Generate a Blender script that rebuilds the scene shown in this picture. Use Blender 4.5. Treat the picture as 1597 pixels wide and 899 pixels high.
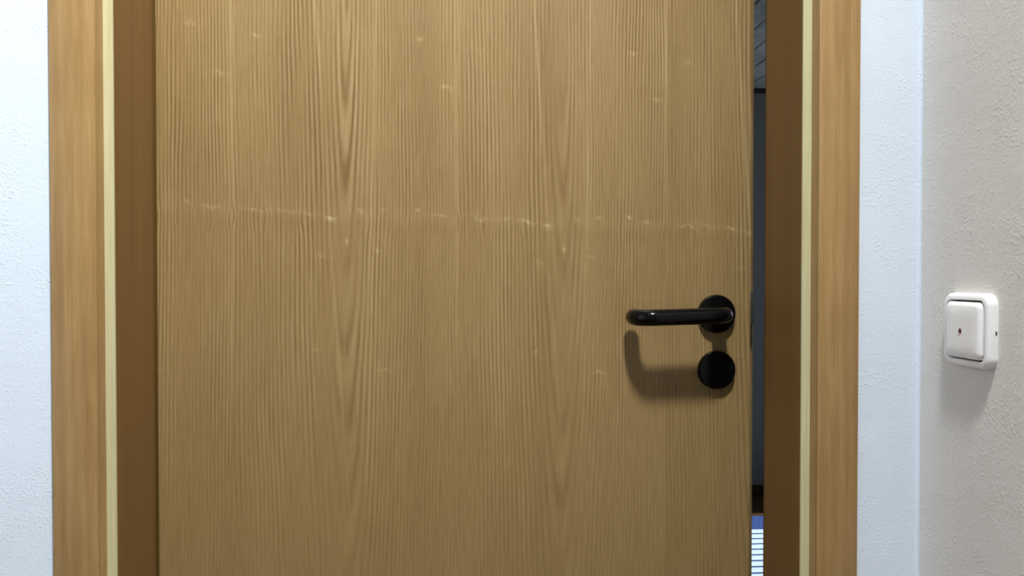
import bpy, bmesh, math
from math import sin, cos, pi, radians
from mathutils import Vector, Matrix

for o in list(bpy.data.objects):
    bpy.data.objects.remove(o, do_unlink=True)
scene = bpy.context.scene
COL = scene.collection

# ------------------------------------------------------------------ camera
# X runs along the door wall, Y goes through the door, Z is up (floor = 0)
CAM_Z = 1.105
cam_d = bpy.data.cameras.new('camera')
cam = bpy.data.objects.new('camera', cam_d)
COL.objects.link(cam)
cam_d.sensor_fit = 'HORIZONTAL'
cam_d.sensor_width = 36.0
cam_d.lens = 36.0 * 1250.0 / 1597.0
cam_d.clip_start = 0.02
cam.location = (0.3979, -0.9487, CAM_Z)
cam.rotation_euler = (radians(90) - 0.0162, 0.0, -0.0634)
scene.camera = cam

# ------------------------------------------------------------------ world, lights, exposure
world = bpy.data.worlds.new('world')
scene.world = world
world.use_nodes = True
bg = world.node_tree.nodes['Background']
bg.inputs['Color'].default_value = (0.62, 0.68, 0.78, 1)
bg.inputs['Strength'].default_value = 1.7

sun_d = bpy.data.lights.new('sun', 'SUN')
sun_d.energy = 6.0
sun_d.angle = radians(0.6)
sun_d.color = (0.80, 0.93, 1.0)
sun = bpy.data.objects.new('sun', sun_d)
COL.objects.link(sun)
sun.location = (5, 2, 4)
sun.rotation_euler = Vector((-1.0, 0.0, -1.0)).to_track_quat('-Z', 'Y').to_euler()

# a swivelling ceiling spot turned towards the left half of the door
LAMP = Vector((0.60, -0.88, 3.02))
LAMP_AIM = Vector((-0.96, 0.00, 0.05))
lamp_d = bpy.data.lights.new('ceiling_spot_light', 'SPOT')
lamp_d.spot_size = radians(112)
lamp_d.spot_blend = 1.0
lamp_d.shadow_soft_size = 0.10
lamp_d.energy = 396.0
lamp_d.color = (0.97, 1.0, 0.99)
lamp = bpy.data.objects.new('ceiling_spot_light', lamp_d)
COL.objects.link(lamp)
lamp.location = LAMP
lamp.rotation_euler = (LAMP_AIM - LAMP).to_track_quat('-Z', 'Y').to_euler()

scene.view_settings.view_transform = 'Standard'
scene.view_settings.look = 'None'
scene.view_settings.exposure = 0.0
scene.view_settings.gamma = 1.0
scene.view_settings.use_curve_mapping = False

# ------------------------------------------------------------------ shader helpers
class S:
    """a node socket with arithmetic"""
    def __init__(s, nt, sock): s.nt, s.k = nt, sock
    def _op(s, op, *a):
        n = s.nt.nodes.new('ShaderNodeMath'); n.operation = op
        for i, v in enumerate((s,) + a):
            if isinstance(v, S): s.nt.links.new(v.k, n.inputs[i])
            else: n.inputs[i].default_value = v
        return S(s.nt, n.outputs[0])
    def __add__(s, b): return s._op('ADD', b)
    __radd__ = __add__
    def __mul__(s, b): return s._op('MULTIPLY', b)
    __rmul__ = __mul__
    def __sub__(s, b): return s._op('SUBTRACT', b)
    def __rsub__(s, b): return (s * -1.0) + b
    def __truediv__(s, b): return s._op('DIVIDE', b)
    def sin(s): return s._op('SINE')
    def exp(s): return s._op('EXPONENT')
    def sqrt(s): return s._op('SQRT')
    def abs(s): return s._op('ABSOLUTE')
    def floor(s): return s._op('FLOOR')
    def max(s, b): return s._op('MAXIMUM', b)
    def min(s, b): return s._op('MINIMUM', b)
    def pow(s, b): return s._op('POWER', b)

def gauss(v, w):
    q = v * (1.0 / w)
    return (q * q * -1.0).exp()

def new_mat(name, rough=0.5, color=(.5, .5, .5), spec=0.5):
    m = bpy.data.materials.new(name); m.use_nodes = True
    nt = m.node_tree
    b = nt.nodes['Principled BSDF']
    b.inputs['Base Color'].default_value = (*color, 1)
    b.inputs['Roughness'].default_value = rough
    b.inputs['Specular IOR Level'].default_value = spec
    return m, nt, b

def coords(nt):
    tc = nt.nodes.new('ShaderNodeTexCoord')
    sp = nt.nodes.new('ShaderNodeSeparateXYZ')
    nt.links.new(tc.outputs['Object'], sp.inputs[0])
    return [S(nt, sp.outputs[i]) for i in range(3)]

def combine(nt, *v):
    n = nt.nodes.new('ShaderNodeCombineXYZ')
    for i, q in enumerate(v):
        if isinstance(q, S): nt.links.new(q.k, n.inputs[i])
        else: n.inputs[i].default_value = q
    return S(nt, n.outputs[0])

def noise(nt, vec, scale=1.0, detail=2.0, rough=0.5):
    n = nt.nodes.new('ShaderNodeTexNoise')
    nt.links.new(vec.k, n.inputs['Vector'])
    n.inputs['Scale'].default_value = scale
    n.inputs['Detail'].default_value = detail
    n.inputs['Roughness'].default_value = rough
    return S(nt, n.outputs['Fac'])

def ramp(nt, fac, stops):
    n = nt.nodes.new('ShaderNodeValToRGB')
    nt.links.new(fac.k, n.inputs[0])
    el = n.color_ramp.elements
    while len(el) < len(stops): el.new(0.5)
    for e, (p, c) in zip(el, stops):
        e.position = p; e.color = (*c, 1)
    return n.outputs['Color']

def bump(nt, b, height, strength=0.3, dist=0.001):
    n = nt.nodes.new('ShaderNodeBump')
    n.inputs['Strength'].default_value = strength
    n.inputs['Distance'].default_value = dist
    nt.links.new(height.k, n.inputs['Height'])
    nt.links.new(n.outputs[0], b.inputs['Normal'])

# ------------------------------------------------------------------ materials
def mat_veneer():
    """book of four veneer leaves side by side, each with the same cathedral figure"""
    m, nt, b = new_mat('oak_veneer', 0.42, spec=0.35)
    x, y, z = coords(nt)
    PER, V0 = 0.2983, 0.2551
    q = (x - (V0 - PER / 2)) * (1 / PER)
    k = q.floor()
    u = (q - k) * PER - PER / 2
    zz = z - CAM_Z + k * 0.008
    wide = noise(nt, combine(nt, u * 9.0 + k * 0.6, zz * 2.2, 3.1), 1.0, 2.0) - 0.5
    mid = noise(nt, combine(nt, u * 55.0 + k * 3.0, zz * 5.0, 7.7), 1.0, 2.0) - 0.5
    fine = noise(nt, combine(nt, u * 160.0 + k * 7.0, zz * 14.0, 5.0), 1.0, 2.0) - 0.5
    # grain kinks where the old branch scar runs across the leaf
    kz = zz - 0.080 + u * 0.05
    kink = gauss(kz + 0.008, 0.014) * (noise(nt, combine(nt, u * 45.0, 0.0, 1.0), 1.0, 1.0) - 0.5) * 0.014
    uu = u + wide * 0.016 + mid * 0.0034 + fine * 0.0011 + kink
    h = (0.40 - zz) * 0.050
    r = (uu * uu + h * h).sqrt()
    phase = (r - (1.0 - (r * -33.0).exp()) * 0.007) * 205.0 + uu * 16.0
    line = (phase * (2 * pi)).sin() * 0.5 + 0.5
    line = line.pow(1.7)
    amp = noise(nt, combine(nt, u * 42.0 + k * 5.0, zz * 4.5, 0.3), 1.0, 3.0, 0.6)
    amp = ((amp - 0.36) * 3.4).max(0.06).min(1.15)
    fade = (zz * 1.2 + 0.78).max(0.29).min(1.05)
    fibre = noise(nt, combine(nt, x * 420.0, zz * 18.0, 0.0), 1.0, 3.0, 0.6) - 0.5
    pores = noise(nt, combine(nt, x * 700.0, zz * 40.0, 4.0), 1.0, 1.0)
    pores = ((pores - 0.58) * 5.0).max(0.0).min(1.0)
    patch = noise(nt, combine(nt, u * 16.0 + k * 2.0, zz * 2.0, 9.0), 1.0, 3.0) - 0.5
    # pale rays either side of the cathedral and pale leaf joints
    rf = (zz * 1.3 + 0.62).max(0.18).min(1.0) * (mid * 1.6 + 0.75).max(0.1)
    ra = gauss(u - (zz * -0.062 - 0.018) + mid * 0.005 + wide * 0.006, 0.0019) * rf
    rb = gauss(u - (zz * 0.021 + 0.031) + mid * 0.005 + wide * 0.006, 0.0021) * rf
    seam = gauss(u.abs() - PER / 2 + 0.001, 0.0022) * (zz * 2.2 + 0.35).max(0.0).min(1.0)
    # short bright curl marks (same places on every leaf)
    marks = None
    warp = noise(nt, combine(nt, x * 70.0, 2.0, 0.0), 1.0, 2.0) - 0.5
    brk = noise(nt, combine(nt, x * 190.0, zz * 150.0, 0.0), 1.0, 2.0)
    brk = ((brk - 0.34) * 3.0).max(0.0).min(1.2)
    zm = zz + warp * 0.016
    for mu, mz, sx, sz, a in ((-.118, .086, .014, .0019, .55), (-.085, .086, .016, .0022, .35), (-.050, .083, .013, .0022, .50),
                          (-.022, .076, .007, .0028, .85), (.018, .087, .0035, .0026, .75),
                          (.050, .087, .005, .0016, .5), (.095, .090, .004, .0022, .65), (.124, .082, .012, .0022, .45),
                          (.000, .045, .0022, .0036, .95), (.039, .034, .004, .0024, .5),
                          (-.034, .025, .005, .0028, .45), (.098, .322, .006, .0026, .55),
                          (-.117, .318, .005, .0028, .5), (.134, .258, .009, .0028, .5),
                          (-.040, -.100, .005, .0026, .4), (.050, -.130, .010, .0018, .4)):
        du = u - mu
        e = gauss(du, sx) * gauss(zm - mz + du * 0.14, sz * 1.25) * a
        marks = e if marks is None else marks + e
    # pale and dark halo of the disturbed grain
    halo = gauss(zm - 0.086 + u * 0.05, 0.010) * (warp * 1.5 + 0.30) * 0.08 - gauss(zm - 0.066 + u * 0.05, 0.010) * 0.02
    marks = (marks * brk).min(1.0)
    tone = (0.50 - (line - 0.36) * amp * fade * 0.50 + fibre * 0.36 - pores * 0.09 + patch * 0.34
            + ra * 0.24 + rb * 0.20 + seam * 0.16 + marks * 0.72 + halo)
    c = ramp(nt, tone, [(0.0, (.118, .065, .020)), (0.30, (.198, .120, .043)), (0.50, (.262, .169, .067)),
                        (0.75, (.350, .240, .108)), (1.0, (.46, .345, .185))])
    nt.links.new(c, b.inputs['Base Color'])
    return m

def mat_casing():
    m, nt, b = new_mat('casing_wood', 0.42, spec=0.4)
    x, y, z = coords(nt)
    w = noise(nt, combine(nt, x * 8.0, y * 8.0, z * 1.7), 1.0, 2.0) - 0.5
    l = ((x + w * 0.016) * (2 * pi * 75.0) + noise(nt, combine(nt, x * 40, y * 9, z * 3.0), 1.0) * 5.0).sin() * 0.5 + 0.5
    f = noise(nt, combine(nt, x * 430.0, y * 430.0, z * 14.0), 1.0, 4.0, 0.65) - 0.5
    big = noise(nt, combine(nt, x * 34.0, y * 8.0, z * 6.0 + 5.0), 1.0, 4.0, 0.6) - 0.5
    fleck = noise(nt, combine(nt, x * 330.0, y * 100.0, z * 55.0), 1.0, 1.0)
    fleck = ((fleck - 0.72) * 8.0).max(0.0).min(1.0)
    t = 0.5 + f * 0.60 + big * 0.70 - (l - 0.5) * 0.12 - fleck * 0.25
    c = ramp(nt, t, [(0.0, (.190, .094, .032)), (0.5, (.330, .193, .072)), (1.0, (.475, .312, .138))])
    nt.links.new(c, b.inputs['Base Color'])
    bump(nt, b, t, 0.08, 0.001)
    return m

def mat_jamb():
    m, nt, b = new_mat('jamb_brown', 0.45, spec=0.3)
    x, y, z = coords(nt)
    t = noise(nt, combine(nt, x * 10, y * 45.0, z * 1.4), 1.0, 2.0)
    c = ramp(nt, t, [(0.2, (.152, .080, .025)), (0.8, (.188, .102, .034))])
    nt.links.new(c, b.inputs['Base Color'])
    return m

def mat_cream():
    m, nt, b = new_mat('pale_edge', 0.55, spec=0.3)
    x, y, z = coords(nt)
    f = noise(nt, combine(nt, x * 500.0, y * 500, z * 9.0), 1.0, 3.0, 0.6)
    sp = noise(nt, combine(nt, x * 260.0, y * 100, z * 60.0 + 4), 1.0, 1.0)
    sp = ((sp - 0.74) * 6.0).max(0.0).min(1.0)
    c = ramp(nt, f - sp * 0.5, [(0.1, (.38, .31, .15)), (0.4, (.54, .49, .275)), (0.8, (.64, .60, .38))])
    nt.links.new(c, b.inputs['Base Color'])
    return m

def mat_plaster(name, col, dist=0.0016):
    m, nt, b = new_mat(name, 0.75, spec=0.25)
    x, y, z = coords(nt)
    v = combine(nt, x, y, z)
    lump = noise(nt, v, 300.0, 1.0, 0.5)
    lump = ((lump - 0.40) * 2.4).max(0.0)
    dens = noise(nt, v, 22.0, 2.0)
    lump = lump * lump * ((dens - 0.34) * 4.0).max(0.55).min(1.25)
    grit = noise(nt, v, 520.0, 2.0, 0.55)
    tool = noise(nt, combine(nt, x * 26.0, y * 26.0, z * 60.0), 1.0, 2.0)
    wave = noise(nt, v, 9.0, 2.0)
    hgt = lump * 0.52 + grit * 0.14 + tool * 0.22 + wave * 1.6
    tint = noise(nt, v, 5.0, 2.0)
    lo = tuple(c * 0.965 for c in col)
    c = ramp(nt, tint, [(0.3, lo), (0.7, col)])
    nt.links.new(c, b.inputs['Base Color'])
    bump(nt, b, hgt, 0.42, dist)
    return m

def mat_plain(name, col, rough, spec=0.5, var=0.04, scale=40.0):
    m, nt, b = new_mat(name, rough, spec=spec)
    x, y, z = coords(nt)
    n = noise(nt, combine(nt, x, y, z), scale, 2.0)
    c = ramp(nt, n, [(0.3, tuple(v * (1 - var) for v in col)), (0.7, tuple(min(1, v * (1 + var)) for v in col))])
    nt.links.new(c, b.inputs['Base Color'])
    return m

def mat_textile(name, lo, hi):
    m, nt, b = new_mat(name, 0.9, spec=0.1)
    x, y, z = coords(nt)
    n = noise(nt, combine(nt, x, y, z), 90.0, 3.0, 0.6)
    c = ramp(nt, n, [(0.3, lo), (0.7, hi)])
    nt.links.new(c, b.inputs['Base Color'])
    bump(nt, b, n, 0.6, 0.004)
    return m

def mat_floor():
    m, nt, b = new_mat('brown_floor', 0.45, spec=0.35)
    x, y, z = coords(nt)
    n = noise(nt, combine(nt, x * 30.0, y * 2.0, 0.0), 1.0, 3.0)
    c = ramp(nt, n, [(0.3, (.060, .026, .008)), (0.7, (.100, .048, .016))])
    nt.links.new(c, b.inputs['Base Color'])
    return m

def mat_glass():
    m = bpy.data.materials.new('window_glass'); m.use_nodes = True
    nt = m.node_tree; nt.nodes.clear()
    out = nt.nodes.new('ShaderNodeOutputMaterial'); mix = nt.nodes.new('ShaderNodeMixShader')
    tr = nt.nodes.new('ShaderNodeBsdfTransparent'); gl = nt.nodes.new('ShaderNodeBsdfGlossy')
    gl.inputs['Roughness'].default_value = 0.02
    mix.inputs[0].default_value = 0.06
    nt.links.new(tr.outputs[0], mix.inputs[1]); nt.links.new(gl.outputs[0], mix.inputs[2])
    nt.links.new(mix.outputs[0], out.inputs[0])
    return m

M = dict(
    veneer=mat_veneer(), casing=mat_casing(), jamb=mat_jamb(), cream=mat_cream(),
    wall=mat_plaster('white_plaster', (.70, .77, .85)),
    wall_warm=mat_plaster('warm_white_plaster', (.735, .69, .65), 0.0018),
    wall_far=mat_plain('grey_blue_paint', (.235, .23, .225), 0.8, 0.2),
    ceil=mat_plain('white_ceiling_paint', (.80, .80, .78), 0.85, 0.2),
    plank=mat_plain('grey_plank', (.72, .71, .66), 0.5, 0.4, 0.25, 6.0),
    plank_back=mat_plain('plank_groove', (.06, .06, .06), 0.8),
    dark_trim=mat_plain('dark_trim', (.02, .018, .016), 0.6),
    base_dark=mat_plain('dark_baseboard', (.035, .016, .006), 0.5),
    seal=mat_plain('seal_rubber', (.075, .042, .010), 0.8, 0.04),
    black=mat_plain('black_nylon', (.0025, .0025, .003), 0.16, 0.18),
    steel=mat_plain('dark_steel', (.05, .047, .042), 0.4),
    plastic=mat_plain('white_plastic', (.90, .875, .86), 0.30, 0.5, 0.01),
    recess=mat_plain('switch_recess', (.03, .028, .026), 0.6),
    red=mat_plain('red_lens', (.10, .010, .008), 0.25),
    rug_white=mat_textile('rug_white', (.70, .78, .84), (.80, .88, .93)),
    rug_blue=mat_textile('rug_blue', (.035, .060, .20), (.085, .125, .33)),
    floor=mat_floor(), frame_white=mat_plain('white_paint', (.8, .8, .8), 0.4), glass=mat_glass(),
)

# ------------------------------------------------------------------ mesh helpers
def add_box(bm, x0, x1, y0, y1, z0, z1, bev=0.0):
    vs = [bm.verts.new((x, y, z)) for x in (x0, x1) for y in (y0, y1) for z in (z0, z1)]
    f = [(0, 1, 3, 2), (4, 6, 7, 5), (0, 4, 5, 1), (2, 3, 7, 6), (0, 2, 6, 4), (1, 5, 7, 3)]
    fs = [bm.faces.new([vs[i] for i in q]) for q in f]
    if bev > 0:
        es = list({e for q in fs for e in q.edges})
        bmesh.ops.bevel(bm, geom=es, offset=bev, segments=2, profile=0.5, affect='EDGES')

def make(name, bm, mat, parent=None, smooth=False, loc=None):
    bmesh.ops.recalc_face_normals(bm, faces=bm.faces)
    me = bpy.data.meshes.new(name)
    bm.to_mesh(me); bm.free()
    me.materials.append(M[mat])
    if smooth:
        me.polygons.foreach_set('use_smooth', [True] * len(me.polygons))
        me.set_sharp_from_angle(angle=radians(42))
    o = bpy.data.objects.new(name, me)
    COL.objects.link(o)
    if parent: o.parent = parent
    if loc: o.location = loc
    return o

def box(name, dims, mat, parent=None, bev=0.0):
    bm = bmesh.new(); add_box(bm, *dims, bev=bev)
    return make(name, bm, mat, parent, smooth=bev > 0)

def empty(name, loc, rz=0.0):
    o = bpy.data.objects.new(name, None)
    COL.objects.link(o); o.location = loc; o.rotation_euler = (0, 0, rz)
    o.empty_display_size = 0.1
    return o

def tag(o, label, cat, kind=None, group=None):
    o['label'] = label; o['category'] = cat
    if kind: o['kind'] = kind
    if group: o['group'] = group
    return o

def loft(bm, loops, cap0=True, cap1=True):
    rows = [[bm.verts.new(p) for p in L] for L in loops]
    n = len(rows[0])
    for a, b_ in zip(rows, rows[1:]):
        for i in range(n):
            bm.faces.new((a[i], a[(i + 1) % n], b_[(i + 1) % n], b_[i]))
    if cap0: bm.faces.new(rows[0][::-1])
    if cap1: bm.faces.new(rows[-1])

# ------------------------------------------------------------------ the setting
W = 0.811                 # clear width between the jambs
HEAD = 1.985              # clear height
YC, WC, WK = -0.0211, 0.0106, 0.0502   # casing front, pale edge width, casing width
YD = 0.1187               # where the jamb stops (door face)
YW, YB = -0.0171, 0.165   # wall faces
XR = 0.9484               # wall on the right
XL, YH, ZC = -1.10, -3.20, 3.14
X0, X1, Y1, ZR = -1.2, 2.90, 2.96, 2.03   # the room behind

tag(box('floor', (XL - .1, X1 + .1, YH - .1, Y1 + .1, -0.08, 0.0), 'floor'),
    'dark brown wooden floor seen through the door gap', 'floor', 'structure')

def wall_with_opening(name, xa, xb, ya, yb, za, zb, o0, o1, oz, mat):
    bm = bmesh.new()
    add_box(bm, xa, o0, ya, yb, za, zb)
    add_box(bm, o1, xb, ya, yb, za, zb)
    add_box(bm, o0, o1, ya, yb, oz, zb)
    return make(name, bm, mat)

tag(wall_with_opening('wall_back', X0 - .1, X1 + .1, YW, YB, 0, ZC + .1, -.026, W + .026, HEAD + .026, 'wall'),
    'rough white plastered wall around the wooden door frame', 'wall', 'structure')
tag(box('wall_right', (XR, XR + .08, YH, YW, 0, ZC), 'wall_warm'),
    'rough warm white side wall carrying the push switch', 'wall', 'structure')
bm = bmesh.new()
fr, nf = .004, 6
prof = [(XR + .001, YW + .001)] + [(XR - fr + fr * sin(pi / 2 * i / nf), YW - fr + fr * cos(pi / 2 * i / nf)) for i in range(nf + 1)]
loft(bm, [[(px, py, z) for px, py in prof] for z in (0.0, ZC)])
make('corner_fillet', bm, 'wall', bpy.data.objects['wall_right'], True)
tag(box('wall_left', (XL - .1, XL, YH, YW, 0, ZC), 'wall'),
    'white plastered hall wall left of the door, outside the view', 'wall', 'structure')
tag(box('wall_front', (XL - .1, XR + .08, YH - .1, YH, 0, ZC), 'wall'),
    'white plastered hall wall behind the viewer', 'wall', 'structure')
tag(box('ceiling', (XL - .1, XR + .08, YH - .1, YW, ZC, ZC + .1), 'ceil'),
    'white hall ceiling above the door', 'ceiling', 'structure')

# room behind the door
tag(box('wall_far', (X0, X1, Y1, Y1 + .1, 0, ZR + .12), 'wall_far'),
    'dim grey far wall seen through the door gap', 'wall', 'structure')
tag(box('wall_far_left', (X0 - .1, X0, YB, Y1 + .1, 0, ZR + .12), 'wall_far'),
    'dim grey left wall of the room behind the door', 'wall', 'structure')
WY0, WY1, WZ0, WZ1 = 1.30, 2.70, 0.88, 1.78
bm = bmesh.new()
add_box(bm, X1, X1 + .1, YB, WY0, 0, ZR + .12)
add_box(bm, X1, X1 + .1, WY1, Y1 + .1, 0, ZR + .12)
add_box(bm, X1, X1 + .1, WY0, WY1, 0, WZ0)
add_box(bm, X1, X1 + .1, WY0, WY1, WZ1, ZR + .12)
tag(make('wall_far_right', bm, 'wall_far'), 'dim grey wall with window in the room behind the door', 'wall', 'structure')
bm = bmesh.new()
for d in ((WY0, WY0 + .03, WZ0, WZ1), (WY1 - .03, WY1, WZ0, WZ1), (WY0, WY1, WZ0, WZ0 + .03), (WY0, WY1, WZ1 - .03, WZ1)):
    add_box(bm, X1 + .03, X1 + .07, *d)
win = tag(make('window_1', bm, 'frame_white'), 'white framed window lighting the room behind the door', 'window', 'structure')
box('pane', (X1 + .048, X1 + .052, WY0 + .03, WY1 - .03, WZ0 + .03, WZ1 - .03), 'glass', win)

ceil2 = tag(box('ceiling_far', (X0, X1, YB, Y1, ZR + .016, ZR + .12), 'plank_back'),
            'grey boarded ceiling of the room behind the door', 'ceiling', 'structure')
bm = bmesh.new(); add_box(bm, 0, .094, YB, Y1 - .012, ZR, ZR + .016, bev=.003)
pl0 = make('plank', bm, 'plank', ceil2)
n_pl = int((X1 - X0) / .10)
for i in range(n_pl):
    p = pl0 if i == 0 else pl0.copy()
    if i:
        COL.objects.link(p); p.parent = ceil2
    p.location = (X0 + .003 + i * .10, 0, 0)
tag(box('trim_2', (X0, X1, Y1 - .014, Y1, ZR - .022, ZR + .004), 'dark_trim'),
    'thin dark strip where far wall meets boarded ceiling', 'trim', 'structure')
tag(box('baseboard_far', (X0, X1, Y1 - .014, Y1, 0, .055), 'base_dark'),
    'dark brown baseboard along the dim far wall', 'baseboard', 'structure')

# ------------------------------------------------------------------ door frame
frame = tag(empty('trim_1', (W / 2, 0, 0)), 'brown wooden door frame with wide casing and pale inner edge', 'door frame', 'structure')
fx = -W / 2
def fbox(name, d, mat, bev=0.0):
    return box(name, (d[0] + fx, d[1] + fx, *d[2:]), mat, frame, bev)
cas = 'casing'
fbox('casing', (-WC - WK, -WC, YC, YW - .0002, 0, HEAD + WC), cas, .0012)
fbox('casing', (W + WC, W + WC + WK, YC, YW - .0002, 0, HEAD + WC), cas, .0012)
fbox('casing', (-WC - WK, W + WC + WK, YC, YW - .0002, HEAD + WC, HEAD + WC + WK), cas, .0012)
# casing tongue that runs back to the jamb edge
fbox('casing_return', (-WC - .012, -WC, YW, .0012, 0, HEAD + WC), 'casing')
fbox('casing_return', (W + WC, W + WC + .012, YW, .0012, 0, HEAD + WC), 'casing')
# pale front edge of the jamb boards
fbox('edge_strip', (-WC, 0, 0, .003, 0, HEAD), 'cream')
fbox('edge_strip', (W, W + WC, 0, .003, 0, HEAD), 'cream')
fbox('edge_strip', (-WC, W + WC, 0, .003, HEAD, HEAD + WC), 'cream')
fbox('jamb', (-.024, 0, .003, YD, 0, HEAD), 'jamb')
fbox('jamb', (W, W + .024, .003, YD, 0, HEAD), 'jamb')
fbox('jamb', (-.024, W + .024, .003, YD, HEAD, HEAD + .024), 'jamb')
fbox('seal_strip', (-.008, .0032, YD, YD + .004, 0, HEAD), 'seal', .001)
fbox('seal_strip', (W + .0015, W + .012, YD, YD + .006, 0, HEAD), 'seal')

# ------------------------------------------------------------------ door
TH = radians(4.7)
door = tag(empty('door_1', (-0.010, YD + .0055, 0), TH),
           'oak veneered flush door standing slightly ajar with black lever handle', 'door', 'structure')
LW = 0.831
bm = bmesh.new()
prof = [(0, 0), (LW, 0), (LW, .026), (LW + .016, .026), (LW + .016, .040), (0, .040)]
loft(bm, [[(px, py, z) for px, py in prof] for z in (.008, HEAD + .006)])
leaf = make('leaf', bm, 'veneer', door)
bv = leaf.modifiers.new('soft_edges', 'BEVEL'); bv.width = .0012; bv.segments = 2; bv.limit_method = 'ANGLE'

HX, HZ, EZ = 0.7775, CAM_Z - .0561, CAM_Z - .1370

def disc(name, r, t, x, z, parent, dome=.0015):
    bm = bmesh.new(); n = 64
    prof = [(r, 0.0), (r, t * .55), (r * .985, t * .80), (r * .95, t), (r * .70, t + dome * .6), (r * .35, t + dome)]
    loft(bm, [[(q * cos(2 * pi * i / n), -d, q * sin(2 * pi * i / n)) for i in range(n)] for q, d in prof])
    return make(name, bm, 'black', parent, True, (x, 0, z))

# lever: neck out of the rose, bend, grip, bend, return towards the door
def tube(path, rad, n=24):
    bm = bmesh.new(); loops = []
    P = [Vector(p) for p in path]
    up = Vector((0, 0, 1))
    for i, p in enumerate(P):
        t = (P[min(i + 1, len(P) - 1)] - P[max(i - 1, 0)]).normalized()
        a = t.cross(up).normalized(); b = a.cross(t).normalized()
        r = rad[i]
        loops.append([p + a * (r * cos(2 * pi * k / n)) + b * (r * sin(2 * pi * k / n)) for k in range(n)])
    loft(bm, loops)
    return bm

OUT, BR, LEN, TR = 0.050, 0.022, 0.128, 0.0113
path, rad = [], []
def bend(cx, cy, a0, a1, n=12):
    for i in range(n + 1):
        a = a0 + (a1 - a0) * i / n
        path.append((cx + BR * cos(a), cy + BR * sin(a), 0)); rad.append(TR)
path.append((0, -.004, 0)); rad.append(TR)
path.append((0, -.015, 0)); rad.append(TR)
bend(-BR, -OUT + BR, 0.0, -pi / 2)
for i in range(1, 8):
    path.append((-BR - (LEN - 2 * BR) * i / 8, -OUT, 0)); rad.append(TR)
bend(-LEN + BR, -OUT + BR, -pi / 2, -pi)
tip = -.013
path.append((-LEN, tip - .004, 0)); rad.append(TR)
for f_ in (.9, .65, .3):
    path.append((-LEN, tip - .004 + .004 * math.sqrt(1 - f_ * f_), 0)); rad.append(TR * f_)
lever = make('lever_handle', tube(path, rad), 'black', door, True, (HX, -.0005, HZ))
lever.rotation_euler = (0, radians(-1.2), 0)
lever['label'] = 'glossy black U-shaped lever handle'
disc('rose', .0278, .008, 0, 0, lever).rotation_euler = (0, radians(1.2), 0)
er = disc('blind_rose', .0278, .008, HX + .0004, EZ, door)
er['label'] = 'round black cover plate below the lever'
er.location.y = -.0005
box('lock_faceplate', (LW - .001, LW + .0015, .004, .024, HZ - .14, HZ + .07), 'steel', door)
box('latch_bolt', (LW, LW + .0085, .006, .019, HZ - .018, HZ + .032), 'steel', door, .002)

# ------------------------------------------------------------------ push switch on the right wall
sw = tag(empty('light_switch', (XR, -.1200, CAM_Z - .0592)),
         'square white plastic push switch with rounded corners on the warm side wall', 'light switch')
def rrect(w, h, r, t, n=8):
    pts = []
    for cx, cz, a0 in ((1, 1, 0), (-1, 1, pi / 2), (-1, -1, pi), (1, -1, 1.5 * pi)):
        for i in range(n + 1):
            a = a0 + pi / 2 * i / n
            pts.append((-t, cx * (w / 2 - r) + r * cos(a), cz * (h / 2 - r) + r * sin(a)))
    return pts
bm = bmesh.new()
loft(bm, [rrect(.0795, .0795, .013, 0), rrect(.0795, .0795, .013, .0045), rrect(.0785, .0785, .0125, .0070),
          rrect(.0755, .0755, .012, .0092), rrect(.0715, .0715, .011, .0102), rrect(.0655, .0655, .0085, .0102),
          rrect(.0646, .0646, .008, .0094), rrect(.0642, .0642, .008, .0060), rrect(.0642, .0642, .008, .0012)], True, False)
make('cover_frame', bm, 'plastic', sw, True)
bm = bmesh.new()
loft(bm, [rrect(.0641, .0641, .008, .0008), rrect(.0641, .0641, .008, .0014)])
make('backing', bm, 'recess', sw)
bm = bmesh.new()
loft(bm, [rrect(.0606, .0606, .007, .0012), rrect(.0606, .0606, .007, .0098), rrect(.0598, .0598, .0066, .0112),
          rrect(.0575, .0575, .006, .0124), rrect(.0530, .0530, .005, .0136), rrect(.0510, .0510, .0046, .0139),
          rrect(.030, .030, .003, .0140)])
rock = make('rocker', bm, 'plastic', sw, True)
bm = bmesh.new()
n = 20
loft(bm, [[(-t, r * cos(2 * pi * i / n), 1.15 * r * sin(2 * pi * i / n)) for i in range(n)]
          for r, t in ((.0024, .0136), (.0024, .0143), (.0018, .0147))])
ind = make('indicator_lens', bm, 'red', rock, True)
ind['label'] = 'small dark red indicator dot'
ind.location = (0, .002, -.001)
box('release_notch', (-.0030, -.0014, -.0400, -.0392, -.003, .001), 'recess', sw)

# ------------------------------------------------------------------ rug in the room behind
rug = tag(empty('striped_rug', (1.62, 1.75, 0)), 'blue rug with white cross stripes lying behind the door gap', 'rug')
bm = bmesh.new()
add_box(bm, -.55, .55, -.85, .85, 0.0, .010, bev=.004)
make('rug_base', bm, 'rug_blue', rug, True)
PITCH = .0625
bm = bmesh.new(); add_box(bm, -.535, .535, -.048, 0, .009, .014, bev=.0015)
st0 = make('stripe', bm, 'rug_white', rug, True)
for i in range(22):
    s_ = st0 if i == 0 else st0.copy()
    if i:
        COL.objects.link(s_); s_.parent = rug
    s_.location = (0, .648 - i * PITCH, 0)
